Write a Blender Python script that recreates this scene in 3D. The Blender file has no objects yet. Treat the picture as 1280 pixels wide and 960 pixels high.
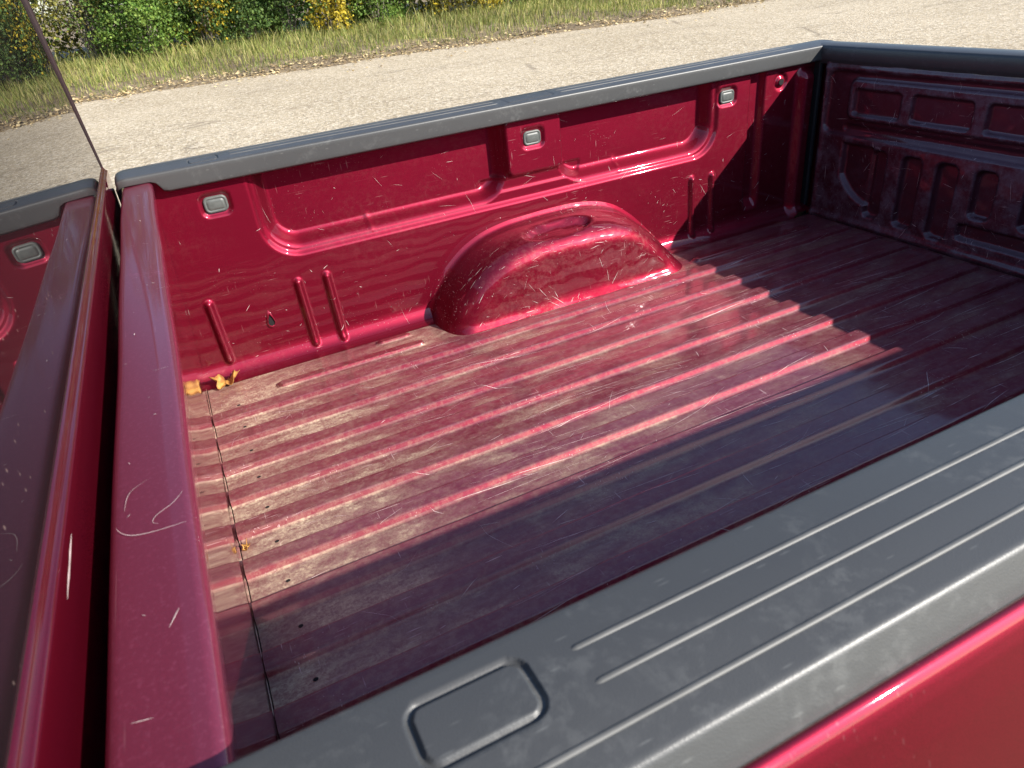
import bpy, math, random
import numpy as np
from mathutils import Vector, Matrix
random.seed(7)
rng = np.random.default_rng(11)
scene = bpy.context.scene
C = scene.collection

# ------------------------------------------------------------------ camera
BED = 0.86                                   # bed floor above the ground
cam_pos = np.array([0.1118, -0.286, 0.8636 + BED])
yaw, pitch, roll = 0.392, -0.5369, -0.1164
fw = np.array([math.sin(yaw)*math.cos(pitch), math.cos(yaw)*math.cos(pitch), math.sin(pitch)])
rt = np.array([math.cos(yaw), -math.sin(yaw), 0.0])
up = np.cross(rt, fw)
r2 = math.cos(roll)*rt + math.sin(roll)*up
u2 = -math.sin(roll)*rt + math.cos(roll)*up
cd = bpy.data.cameras.new('camera')
cam = bpy.data.objects.new('camera', cd); C.objects.link(cam)
cam.matrix_world = Matrix(((r2[0], u2[0], -fw[0], cam_pos[0]), (r2[1], u2[1], -fw[1], cam_pos[1]),
                           (r2[2], u2[2], -fw[2], cam_pos[2]), (0, 0, 0, 1)))
cd.sensor_width = 36; cd.lens = 879.9/1280*36
cd.clip_start = 0.02; cd.clip_end = 2000
cd.dof.use_dof = True; cd.dof.focus_distance = 2.2; cd.dof.aperture_fstop = 15.0
scene.camera = cam

# ------------------------------------------------------------------ light
to_sun = Vector((0.58, -0.69, 0.54)).normalized()
w = bpy.data.worlds.new('World'); scene.world = w; w.use_nodes = True
nt = w.node_tree
sky = nt.nodes.new('ShaderNodeTexSky'); sky.sky_type = 'NISHITA'; sky.sun_disc = False
sky.sun_elevation = math.asin(to_sun.z)
sky.sun_rotation = math.atan2(to_sun.x, to_sun.y)
sky.dust_density = 0.6; sky.ozone_density = 3.0
bg = nt.nodes['Background']; bg.inputs['Strength'].default_value = 0.115
nt.links.new(sky.outputs['Color'], bg.inputs['Color'])
sd = bpy.data.lights.new('sun', 'SUN'); sd.energy = 4.8; sd.angle = math.radians(0.53); sd.color = (1.0, 0.95, 0.87)
sun = bpy.data.objects.new('sun', sd); C.objects.link(sun); sun.location = (10, -12, 12)
sun.rotation_euler = to_sun.to_track_quat('Z', 'Y').to_euler()
scene.view_settings.view_transform = 'Standard'; scene.view_settings.look = 'None'
scene.view_settings.exposure = 1.0; scene.view_settings.gamma = 1.0
scene.view_settings.use_curve_mapping = False
scene.cycles.max_bounces = 6; scene.cycles.diffuse_bounces = 2; scene.cycles.glossy_bounces = 4; scene.cycles.transmission_bounces = 2

# ------------------------------------------------------------------ helpers
def ss(a, b, x):
    t = np.clip((x-a)/(b-a), 0, 1); return t*t*(3-2*t)
def sdrb(x, z, cx, cz, hx, hz, r):
    qx = np.abs(x-cx)-hx+r; qz = np.abs(z-cz)-hz+r
    return np.hypot(np.maximum(qx, 0), np.maximum(qz, 0)) + np.minimum(np.maximum(qx, qz), 0) - r
def sdcap(x, z, x0, z0, x1, z1):
    dx, dz = x1-x0, z1-z0
    t = np.clip(((x-x0)*dx+(z-z0)*dz)/(dx*dx+dz*dz), 0, 1)
    return np.hypot(x-x0-t*dx, z-z0-t*dz)
def wob(a, b, s=0):
    return (np.sin(a*7.1+b*3.3+s)+np.sin(a*3.7-b*9.1+1.3*s)+np.sin(a*15.3+b*12.7+2.1*s)*.5+np.sin(-a*23+b*17+s)*.3)/2.8

def link_mesh(name, V, F, mat, parent=None, smooth=True, loc=None):
    V = np.asarray(V, np.float32)
    me = bpy.data.meshes.new(name)
    if isinstance(F, np.ndarray):
        n, k = F.shape
        me.vertices.add(len(V)); me.vertices.foreach_set('co', V.ravel())
        me.loops.add(n*k); me.loops.foreach_set('vertex_index', F.astype(np.int32).ravel())
        me.polygons.add(n); me.polygons.foreach_set('loop_start', np.arange(0, n*k, k, dtype=np.int32))
        me.update(calc_edges=True)
    else:
        me.from_pydata([tuple(map(float, v)) for v in V], [], F)
    me.validate()
    me.polygons.foreach_set('use_smooth', np.full(len(me.polygons), smooth, bool))
    if isinstance(mat, (list, tuple)):
        for m in mat: me.materials.append(m)
    else: me.materials.append(mat)
    me.update()
    o = bpy.data.objects.new(name, me); C.objects.link(o)
    if parent is not None: o.parent = parent
    if loc is not None: o.location = loc
    return o
def grid_faces(nu, nv, flip=False):
    i, j = np.meshgrid(np.arange(nu-1), np.arange(nv-1), indexing='ij')
    a = i*nv+j
    F = np.stack([a, a+nv, a+nv+1, a+1], -1).reshape(-1, 4)
    return F[:, ::-1].copy() if flip else F
def bm_join(parts):
    V, F, o = [], [], 0
    for v, f in parts:
        V += list(v); F += [tuple(i+o for i in q) for q in f]; o += len(v)
    return V, F
def box(x0, x1, y0, y1, z0, z1):
    V = [(x, y, z) for x in (x0, x1) for y in (y0, y1) for z in (z0, z1)]
    F = [(0, 1, 3, 2), (4, 6, 7, 5), (0, 4, 5, 1), (2, 3, 7, 6), (0, 2, 6, 4), (1, 5, 7, 3)]
    return V, F
def extrude_y(prof, y0, y1, closed=False, ny=2):
    ys = np.linspace(y0, y1, ny); n = len(prof)
    V = [(p[0], y, p[1]) for y in ys for p in prof]; F = []
    m = n if closed else n-1
    for k in range(ny-1):
        for i in range(m):
            j = (i+1) % n
            F.append((k*n+i, (k+1)*n+i, (k+1)*n+j, k*n+j))
    if closed:
        F.append(tuple(range(n))); F.append(tuple(reversed(range((ny-1)*n, ny*n))))
    return V, F
def tube(path, radii, seg=6):
    path = [Vector(p) for p in path]; V, F = [], []
    for i, p in enumerate(path):
        d = (path[min(i+1, len(path)-1)]-path[max(i-1, 0)]).normalized()
        a = d.orthogonal().normalized(); b = d.cross(a)
        for k in range(seg):
            t = 2*math.pi*k/seg
            V.append(p+(a*math.cos(t)+b*math.sin(t))*radii[i])
    for i in range(len(path)-1):
        for k in range(seg):
            F.append((i*seg+k, i*seg+(k+1) % seg, (i+1)*seg+(k+1) % seg, (i+1)*seg+k))
    F.append(tuple(reversed(range(seg)))); F.append(tuple(range((len(path)-1)*seg, len(path)*seg)))
    return V, F
def lathe(prof, axis='y', seg=40):
    V, F = [], []; n = len(prof)
    for k in range(seg):
        t = 2*math.pi*k/seg
        for r, h in prof:
            V.append((r*math.cos(t), h, r*math.sin(t)))
    for k in range(seg):
        for i in range(n-1):
            F.append((k*n+i, k*n+i+1, ((k+1) % seg)*n+i+1, ((k+1) % seg)*n+i))
    return V, F
def bevel(o, wd, seg=2):
    m = o.modifiers.new('bevel', 'BEVEL'); m.width = wd; m.segments = seg; m.limit_method = 'ANGLE'
    return o

# ------------------------------------------------------------------ materials
class NT:
    def __init__(s, name):
        s.m = bpy.data.materials.new(name); s.m.use_nodes = True
        s.t = s.m.node_tree; s.b = s.t.nodes['Principled BSDF']; s.out = s.t.nodes['Material Output']
        s.tc = s.t.nodes.new('ShaderNodeTexCoord')
    def n(s, typ, **kw):
        x = s.t.nodes.new(typ)
        for k, v in kw.items():
            if k in x.inputs.keys() if isinstance(k, str) else False: x.inputs[k].default_value = v
            else: setattr(x, k, v)
        return x
    def l(s, a, b): s.t.links.new(a, b)
    def mapping(s, scale=(1, 1, 1), rot=(0, 0, 0), loc=(0, 0, 0), src=None):
        m = s.t.nodes.new('ShaderNodeMapping')
        m.inputs['Scale'].default_value = scale; m.inputs['Rotation'].default_value = rot; m.inputs['Location'].default_value = loc
        s.l(src or s.tc.outputs['Object'], m.inputs['Vector']); return m.outputs['Vector']
    def noise(s, vec, scale, detail=4, rough=.55, dist=0):
        x = s.t.nodes.new('ShaderNodeTexNoise'); x.inputs['Scale'].default_value = scale
        x.inputs['Detail'].default_value = detail; x.inputs['Roughness'].default_value = rough; x.inputs['Distortion'].default_value = dist
        s.l(vec, x.inputs['Vector']); return x.outputs['Fac']
    def voro(s, vec, scale, feature='F1', rnd=1):
        x = s.t.nodes.new('ShaderNodeTexVoronoi'); x.feature = feature; x.inputs['Scale'].default_value = scale
        x.inputs['Randomness'].default_value = rnd
        s.l(vec, x.inputs['Vector']); return x
    def mr(s, v, a, b, c=0, d=1):
        x = s.t.nodes.new('ShaderNodeMapRange'); x.interpolation_type = 'SMOOTHSTEP'
        for k, q in zip(('From Min', 'From Max', 'To Min', 'To Max'), (a, b, c, d)): x.inputs[k].default_value = q
        s.l(v, x.inputs['Value']); return x.outputs['Result']
    def math(s, op, a, b=None):
        x = s.t.nodes.new('ShaderNodeMath'); x.operation = op
        for i, q in enumerate((a, b)):
            if q is None: continue
            if isinstance(q, (int, float)): x.inputs[i].default_value = q
            else: s.l(q, x.inputs[i])
        return x.outputs[0]
    def mix(s, f, a, b):
        x = s.t.nodes.new('ShaderNodeMix'); x.data_type = 'RGBA'
        for inp, q in ((x.inputs[0], f), (x.inputs[6], a), (x.inputs[7], b)):
            if isinstance(q, (int, float)): inp.default_value = q
            elif isinstance(q, tuple): inp.default_value = (*q, 1)
            else: s.l(q, inp)
        return x.outputs[2]
    def mixf(s, f, a, b):
        x = s.t.nodes.new('ShaderNodeMix'); x.data_type = 'FLOAT'
        for inp, q in ((x.inputs[0], f), (x.inputs[2], a), (x.inputs[3], b)):
            if isinstance(q, (int, float)): inp.default_value = q
            else: s.l(q, inp)
        return x.outputs[0]
    def bump(s, h, strength=.3, dist=.01):
        x = s.t.nodes.new('ShaderNodeBump'); x.inputs['Strength'].default_value = strength; x.inputs['Distance'].default_value = dist
        s.l(h, x.inputs['Height']); s.l(x.outputs['Normal'], s.b.inputs['Normal']); return x.outputs['Normal']
    def set(s, **kw):
        for k, v in kw.items():
            k = k.replace('_', ' ')
            if isinstance(v, (int, float)): s.b.inputs[k].default_value = v
            elif isinstance(v, tuple): s.b.inputs[k].default_value = (*v, 1) if len(v) == 3 else v
            else: s.l(v, s.b.inputs[k])

RED = (0.19, 0.0035, 0.020)
def paint(name, dust=0.0, valley=False, scr=0.5, metal=0.90, rough=0.55, coat=1.0, gate=False, crough=.035, red=1.0, haze=0.0, dcol=(0.40, 0.33, 0.26)):
    s = NT(name); ob = s.tc.outputs['Object']
    # dried dust film in patches
    big = s.mr(s.noise(s.mapping((1.3, 2.2, 2)), 2.3, 5, .6, .4), .38, .68)
    fine = s.mr(s.noise(ob, 70, 6, .75), .42, .66)
    speck = s.mr(s.noise(ob, 260, 3, .7), .5, .72)
    film = s.math('MULTIPLY', big, s.math('ADD', s.math('MULTIPLY', fine, .7), s.math('MULTIPLY', speck, .3)))
    film = s.math('MULTIPLY', film, dust)
    if haze: film = s.math('MAXIMUM', film, s.math('MULTIPLY', s.math('ADD', s.math('MULTIPLY', speck, .35), .75), haze))
    # fine straight wear along the bed and short dashes across it
    st = s.mr(s.noise(s.mapping((2.2, 95, 95)), 3, 5, .7), .60, .70)
    wear = s.math('MULTIPLY', st, s.mr(s.noise(ob, 6, 3), .42, .62))
    d1 = s.mr(s.voro(s.mapping((9, 150, 150), (0.3, .5, .55)), 1).outputs['Distance'], .05, .16, 1, 0)
    d2 = s.mr(s.voro(s.mapping((150, 9, 110), (.6, .2, -.35)), 1).outputs['Distance'], .05, .16, 1, 0)
    d3 = s.mr(s.voro(s.mapping((130, 130, 10), (.25, -.5, .3)), 1).outputs['Distance'], .05, .15, 1, 0)
    dash = s.math('MULTIPLY', s.math('MAXIMUM', d1, s.math('MAXIMUM', d2, d3)), s.mr(s.noise(s.mapping(loc=(2, 9, 4)), 7, 4, .6), .50, .66))
    sc = s.math('MULTIPLY', s.math('MAXIMUM', dash, s.math('MULTIPLY', wear, .45 if valley else .12)), scr)
    if valley:
        sep = s.n('ShaderNodeSeparateXYZ'); s.l(ob, sep.inputs[0])
        low = s.mr(sep.outputs['Z'], .0022, .0042, 1, .20)
        mud = s.mr(s.noise(s.mapping((1, 2.4, 1)), 4.2, 4, .65, .2), .42, .66)
        grit = s.math('ADD', s.math('MULTIPLY', s.mr(s.noise(ob, 170, 2, .8), .32, .72), .55), s.math('MULTIPLY', s.mr(s.noise(s.mapping((1, 1.8, 1)), 32, 4, .7), .38, .64), .45))
        front = s.mr(sep.outputs['X'], .02, .55, .55, 0)
        far = s.mr(sep.outputs['X'], .2, 1.5, 1, .40)
        m2 = s.math('MINIMUM', s.math('ADD', s.math('MULTIPLY', mud, .8), front), 1.0)
        film = s.math('MULTIPLY', s.math('MULTIPLY', low, s.math('MULTIPLY', m2, s.math('ADD', s.math('MULTIPLY', grit, .75), .25))), far)
        film = s.math('MINIMUM', s.math('MULTIPLY', s.math('ADD', film, s.math('MULTIPLY', s.math('MULTIPLY', fine, far), .16)), dust), 1.0)
    if gate:
        sep = s.n('ShaderNodeSeparateXYZ'); s.l(ob, sep.inputs[0])
        proud = s.mr(sep.outputs['X'], 2.050, 2.057, 1, .05)
        scuff = s.math('MULTIPLY', proud, s.math('ADD', s.math('MULTIPLY', fine, .5), s.mr(s.noise(ob, 18, 5, .7), .40, .66)))
        film = s.math('MINIMUM', s.math('ADD', film, s.math('ADD', s.math('MULTIPLY', scuff, .36), .12)), 1.0)  # raised scuffs are wear; the even dark film carries the tailgate's shade
    flake = s.mr(s.noise(ob, 1400, 1), .3, .7, .82, 1.18)
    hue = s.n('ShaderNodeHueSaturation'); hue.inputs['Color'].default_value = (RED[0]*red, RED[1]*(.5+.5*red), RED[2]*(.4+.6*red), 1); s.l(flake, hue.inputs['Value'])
    base = hue.outputs['Color']; wornf = 0.0
    if valley:      # traffic-worn paint: dulled, finely scuffed red
        wornf = s.mr(s.noise(s.mapping((1, 3, 1)), 22, 4, .75), .30, .70, .40, .85)
        flank = s.math('MULTIPLY', s.mr(sep.outputs['Z'], .0030, .0042), s.mr(sep.outputs['Z'], .0088, .0104, 1, 0))
        wornf = s.math('MULTIPLY', wornf, s.math('SUBTRACT', 1.0, s.math('MULTIPLY', flank, .72)))
        base = s.mix(wornf, base, (.150, .036, .052))
    col = s.mix(film, base, dcol)
    col = s.mix(sc, col, (0.62, 0.46, 0.44))
    cover = s.math('MINIMUM', s.math('ADD', film, s.math('MULTIPLY', sc, .8)), 1.0)
    if valley: cover = s.math('MAXIMUM', cover, s.math('MULTIPLY', wornf, .9))
    s.set(Base_Color=col, Metallic=s.mixf(cover, metal, 0.0), Roughness=s.mixf(cover, rough, .75))
    s.set(Coat_Weight=s.mixf(s.math('MINIMUM', s.math('MULTIPLY', s.math('ADD', film, s.math('MULTIPLY', sc, .8)), 1.15), 1.0), coat, .12), Coat_Roughness=s.mixf(film, crough, .22), Coat_IOR=1.5)
    s.bump(s.noise(ob, 14, 1), .018, .004)
    return s.m

M = {}
M['paint_clean'] = paint('red_paint', dust=.0, scr=.06, dcol=(.42, .24, .25))
M['paint_wall'] = paint('red_paint_scratched', dust=.05, scr=.30)
M['paint_header'] = paint('red_paint_dust_sheen_header', dust=.50, scr=.12, dcol=(.44, .14, .24), haze=.26)  # dust film, its mauve tint holding painted sunlit sky sheen
M['paint_header_wall'] = paint('red_paint_scuffed_header_wall', dust=.08, scr=.30, crough=.05, dcol=(.36, .22, .20))
M['paint_well'] = paint('red_paint_worn', dust=.16, scr=.9)
M['paint_gate'] = paint('red_paint_worn_shaded_gate', dust=.10, scr=.6, dcol=(0.17, 0.15, 0.18), gate=True, red=.42)  # same red paint, worn, with the tailgate's shade put into its colour
M['paint_floor'] = paint('red_paint_dirty_floor', dust=.95, valley=True, scr=.8, crough=.10, red=.95, dcol=(.46, .365, .25))

def simple(name, col, rough=.6, **kw):
    s = NT(name)
    v = s.mr(s.noise(s.tc.outputs['Object'], kw.pop('nscale', 20), 5, .65), .3, .7, kw.pop('lo', .8), kw.pop('hi', 1.2))
    h = s.n('ShaderNodeHueSaturation'); h.inputs['Color'].default_value = (*col, 1); s.l(v, h.inputs['Value'])
    s.set(Base_Color=h.outputs['Color'], Roughness=rough, **kw)
    return s.m
def plastic():
    s = NT('black_plastic'); ob = s.tc.outputs['Object']
    sm = s.math('MULTIPLY', s.mr(s.noise(ob, 14, 5, .65, 1.0), .50, .66), s.mr(s.noise(ob, 90, 4, .7), .42, .62))
    d = s.mr(s.voro(s.mapping((25, 160, 60), (0, 0, .8)), 1).outputs['Distance'], .05, .14, 1, 0)
    hz = s.mr(s.noise(ob, 4, 3), .3, .7, 0, .35)
    f = s.math('MINIMUM', s.math('ADD', s.math('ADD', s.math('MULTIPLY', sm, .16), s.math('MULTIPLY', d, .22)), s.math('MULTIPLY', hz, .10)), 1)
    s.set(Base_Color=s.mix(f, (.050, .050, .050), (.20, .20, .19)), Roughness=s.mixf(f, .42, .62), Specular_IOR_Level=.5)
    g = s.voro(s.mapping((1, 1, 1)), 900).outputs['Distance']
    s.bump(g, .12, .0006)
    return s.m
M['plastic'] = plastic()
M['ridge'] = simple('worn_plastic_ridge', (.095, .092, .086), .5)
M['rubber'] = simple('black_rubber', (.012, .012, .012), .7)
M['void'] = simple('dark_opening', (.004, .003, .003), .9)
M['pillar'] = simple('dark_red_edge', (.016, .004, .005), .5)
M['plug'] = simple('grey_plastic_plug', (.085, .092, .085), .45, nscale=60, lo=.85, hi=1.12)
M['scratch'] = simple('bare_scratch', (.62, .47, .45), .55, nscale=30, lo=.6, hi=1.15)
M['chrome'] = simple('wheel_alloy', (.55, .55, .56), .3, Metallic=.9)
M['lamp'] = simple('red_lamp_lens', (.35, .01, .01), .15, Coat_Weight=1.0)
def glass():
    s = NT('dark_tinted_glass'); ob = s.tc.outputs['Object']
    sp = s.mr(s.voro(ob, 75).outputs['Distance'], .06, .16, 1, 0)
    sp = s.math('MULTIPLY', sp, s.mr(s.noise(ob, 30, 3), .5, .6))
    f = s.math('MULTIPLY', sp, .45)
    s.set(Base_Color=s.mix(f, (.010, .008, .009), (.25, .18, .15)), Roughness=s.mixf(f, .0, .5), IOR=1.52, Specular_IOR_Level=.55)
    return s.m
M['glass'] = glass()

# ------------------------------------------------------------------ the setting
def road_mat():
    s = NT('pale_worn_asphalt'); ob = s.tc.outputs['Object']
    a = s.noise(ob, .25, 4, .6)
    b = s.noise(s.mapping((.35, 1, 1), (0, 0, -.12)), .9, 5, .65)
    st = s.voro(ob, 26); cells = s.n('ShaderNodeSeparateColor'); s.l(st.outputs['Color'], cells.inputs[0])
    col = s.mix(s.mr(a, .3, .7), (.43, .345, .23), (.52, .425, .295))
    col = s.mix(s.math('MULTIPLY', s.mr(b, .5, .7), .5), col, (.30, .235, .16))
    col = s.mix(s.math('MULTIPLY', s.mr(cells.outputs[0], .5, 1), .65), col, (.22, .175, .125))
    col = s.mix(s.math('MULTIPLY', s.mr(cells.outputs[1], .5, 1), .7), col, (.74, .64, .49))
    crk = s.mr(s.voro(s.mapping((.5, 1, 1), (0, 0, .2)), .55, 'DISTANCE_TO_EDGE').outputs['Distance'], .004, .02, 1, 0)
    crk = s.math('MULTIPLY', crk, s.mr(s.noise(ob, .6, 3), .52, .62))
    col = s.mix(s.math('MULTIPLY', crk, .5), col, (.16, .125, .09))
    s.set(Base_Color=col, Roughness=.9, Specular_IOR_Level=.2)
    s.bump(s.math('ADD', s.math('MULTIPLY', st.outputs['Distance'], .6), s.noise(ob, 60, 3)), .7, .02)
    return s.m
def soil_mat():
    s = NT('verge_soil'); ob = s.tc.outputs['Object']
    col = s.mix(s.mr(s.noise(ob, .8, 5, .7), .35, .65), (.17, .12, .07), (.27, .20, .12))
    col = s.mix(s.mr(s.noise(ob, 14, 5, .7), .5, .7), col, (.15, .12, .06))
    s.set(Base_Color=col, Roughness=.95); s.bump(s.noise(ob, 9, 6, .7), .8, .06); return s.m
def field_mat():
    s = NT('mown_grass_field'); ob = s.tc.outputs['Object']
    col = s.mix(s.mr(s.noise(ob, .7, 5, .7), .35, .65), (.06, .07, .022), (.085, .088, .03))
    s.set(Base_Color=col, Roughness=1.0, Specular_IOR_Level=.1); return s.m
def edge_y(x):   # far edge of the road, with a wandering line
    return 19.15-.075*x - .0032*np.maximum(x, 0)**2*(x < 14) - .627*(x >= 14) + .22*np.maximum(x-14, 0) + .12*np.sin(x*1.3)+.07*np.sin(x*3.7+1)
def struct(o): o['kind'] = 'structure'; return o
xs = np.concatenate([np.linspace(-900, -30, 12), np.linspace(-26, 60, 260), np.linspace(70, 900, 12)])
V = []
for x in xs:
    e = float(edge_y(np.array(float(np.clip(x, -26, 40)))))
    V += [(x, -1.05+.12*math.sin(x*.9), -.02), (x, -.85+.1*math.sin(x*1.1), 0), (x, 8, 0), (x, e, 0.0)]
struct(link_mesh('road', np.array(V), grid_faces(len(xs), 4), road_mat(), smooth=False))
# the verge: a low grassy bank rising towards the shrubs
ts = np.array([-.35, -.1, .15, .5, 1, 1.6, 2.4, 3.4, 4.5, 6, 8, 12, 25, 80, 900])
V = []
for x in xs:
    e = float(edge_y(np.array(float(np.clip(x, -26, 40)))))
    for t in ts:
        h = -.03+.16*float(ss(-.35, 1.2, np.array(t)))+.25*float(ss(1, 7, np.array(t)))
        if -.2 < t < 30: h += .035*math.sin(x*1.9+t)+.03*math.sin(x*.7-t*2)
        if t == -.35: h = -.03
        V.append((x, e+t, h))
struct(link_mesh('verge_ground', np.array(V), grid_faces(len(xs), len(ts)), soil_mat()))
def verge_h(x, t):
    return -.03+.16*ss(-.35, 1.2, t)+.25*ss(1, 7, t)+.035*np.sin(x*1.9+t)+.03*np.sin(x*.7-t*2)
# underlay that carries the place on to the horizon
link_mesh('field', [(-1900, -1900, -.06), (1900, -1900, -.06), (1900, 1900, -.06), (-1900, 1900, -.06)], [(0, 1, 2, 3)], field_mat())['kind'] = 'structure'

def leaf_mat(name, cols, trans=.35, rough=.55):
    s = NT(name); ob = s.tc.outputs['Object']
    geo = s.n('ShaderNodeNewGeometry')
    r = geo.outputs['Random Per Island']
    ramp = s.n('ShaderNodeValToRGB'); s.l(r, ramp.inputs[0])
    e = ramp.color_ramp.elements
    while len(e) < len(cols): e.new(.5)
    for i, c in enumerate(cols): e[i].position = i/(len(cols)-1); e[i].color = (*c, 1)
    pn = s.mr(s.noise(ob, 1.1, 3), .35, .65, .72, 1.25)
    h = s.n('ShaderNodeHueSaturation'); s.l(ramp.outputs[0], h.inputs['Color']); s.l(pn, h.inputs['Value'])
    s.set(Base_Color=h.outputs[0], Roughness=rough, Specular_IOR_Level=.35)
    tr = s.n('ShaderNodeBsdfTranslucent'); s.l(h.outputs[0], tr.inputs['Color'])
    mx = s.n('ShaderNodeMixShader'); mx.inputs[0].default_value = trans
    s.l(s.b.outputs[0], mx.inputs[1]); s.l(tr.outputs[0], mx.inputs[2]); s.l(mx.outputs[0], s.out.inputs[0])
    return s.m
M['grass'] = leaf_mat('verge_grass', [(.13, .175, .035), (.21, .245, .055), (.31, .30, .085), (.48, .40, .17)])
M['dark_green'] = leaf_mat('dark_green_leaves', [(.05, .10, .025), (.09, .16, .035), (.15, .22, .05)])
M['mid_green'] = leaf_mat('mid_green_leaves', [(.08, .16, .025), (.15, .25, .045), (.25, .33, .065)])
M['olive'] = leaf_mat('olive_leaves', [(.09, .10, .025), (.16, .16, .04), (.26, .22, .05)])
M['yellow'] = leaf_mat('yellow_leaves', [(.30, .22, .02), (.55, .42, .03), (.66, .50, .05), (.20, .22, .04)])
M['yellow_green'] = leaf_mat('yellow_green_leaves', [(.13, .17, .03), (.26, .26, .04), (.45, .38, .05)])
M['litter'] = leaf_mat('fallen_leaves', [(.30, .20, .09), (.45, .33, .17), (.58, .46, .25), (.36, .28, .15)], .1, .8)
M['bark'] = simple('grey_bark', (.20, .17, .14), .85, nscale=12)
M['bark_pale'] = simple('pale_bark', (.24, .205, .165), .85, nscale=12)

def blades(n, xlo, xhi, tlo, thi, hlo, hhi, wd):
    x = rng.uniform(xlo, xhi, n); t = tlo+(thi-tlo)*rng.random(n)
    # grass grows in tufts
    k = wob(x*1.2, t*1.7, 3)+wob(x*4, t*5, 8)*.7
    keep = rng.random(n) < np.clip(.65+.4*k, .12, 1); x = x[keep]; t = t[keep]; k = k[keep]; n = len(x)
    y = edge_y(x)+t; z = verge_h(x, t)-.01
    h = rng.uniform(hlo, hhi, n)*(.35+.65*ss(.4, 2.6, t))*(1+.25*k)
    a = rng.uniform(0, 2*np.pi, n); lean = rng.uniform(.1, .65, n)*h
    la = rng.uniform(0, 2*np.pi, n)
    wx, wy = np.cos(a)*wd*rng.uniform(.5, 1.3, n), np.sin(a)*wd*rng.uniform(.5, 1.3, n)
    lx, ly = np.cos(la)*lean, np.sin(la)*lean
    V = np.stack([np.stack([x-wx, y-wy, z], -1), np.stack([x+wx, y+wy, z], -1),
                  np.stack([x+lx*.35+wx*.7, y+ly*.35+wy*.7, z+h*.6], -1), np.stack([x+lx, y+ly, z+h*.97], -1),
                  np.stack([x+lx*.35-wx*.7, y+ly*.35-wy*.7, z+h*.6], -1)], 1).reshape(-1, 3)
    i = np.arange(n)*5
    F = [q for b in i.tolist() for q in ((b, b+1, b+2, b+4), (b+4, b+2, b+3))]
    return V, F
V, F = blades(70000, -16, 34, .45, 7.5, .12, .34, .010)
V2, F2 = blades(9000, -16, 34, 3.0, 7.6, .28, .55, .012)
F = F+[tuple(i+len(V) for i in f) for f in F2]; V = np.concatenate([V, V2])
g = link_mesh('verge_grass', V, F, M['grass'], smooth=False)
g['kind'] = 'stuff'; g['label'] = 'green and straw coloured grass on the verge beyond the road'; g['category'] = 'grass'

def leaf_quads(P, size, flat=0.0):
    n = len(P)
    d = rng.normal(size=(n, 3)); d[:, 2] *= (1-flat); d /= np.linalg.norm(d, axis=1)[:, None]
    nrm = rng.normal(size=(n, 3)); nrm[:, 2] = nrm[:, 2]*(1-.5*flat)+1.3*flat*2+.35
    s = np.cross(d, nrm); s /= np.linalg.norm(s, axis=1)[:, None]
    u = np.cross(s, d)
    L = (size*rng.uniform(.45, 1.25, n)**1.2*1.15)[:, None]; W = L*rng.uniform(.28, .42, n)[:, None]
    V = np.stack([P-d*L*.5, P+s*W+u*L*.10, P+d*L*.5, P-s*W+u*L*.10], 1).reshape(-1, 3)
    b = np.arange(n)[:, None]*4
    return V, np.concatenate([b, b+1, b+2, b+3], 1)
# leaf litter gathered along the edge of the road
n = 15000
x = rng.uniform(-14, 32, n); t = rng.normal(.22, .38, n)
t = np.where(rng.random(n) < .12, rng.uniform(-2.2, 3, n), t)
hh = np.where(t > -.05, verge_h(x, np.maximum(t, -.05)), .0)
kp = rng.random(n) < np.clip(.55+.5*wob(x*1.7, t*2, 6), .1, 1); x, t, hh = x[kp], t[kp], hh[kp]; n = len(x)
P = np.stack([x, edge_y(x)+t, np.maximum(hh, 0)+rng.uniform(.015, .04, n)], -1)
V, F = leaf_quads(P, .075, .85)
lt = link_mesh('leaf_litter', V, F, M['litter'], smooth=False)
lt['kind'] = 'stuff'; lt['label'] = 'dry tan fallen leaves scattered along the road edge'; lt['category'] = 'fallen leaves'

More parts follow.
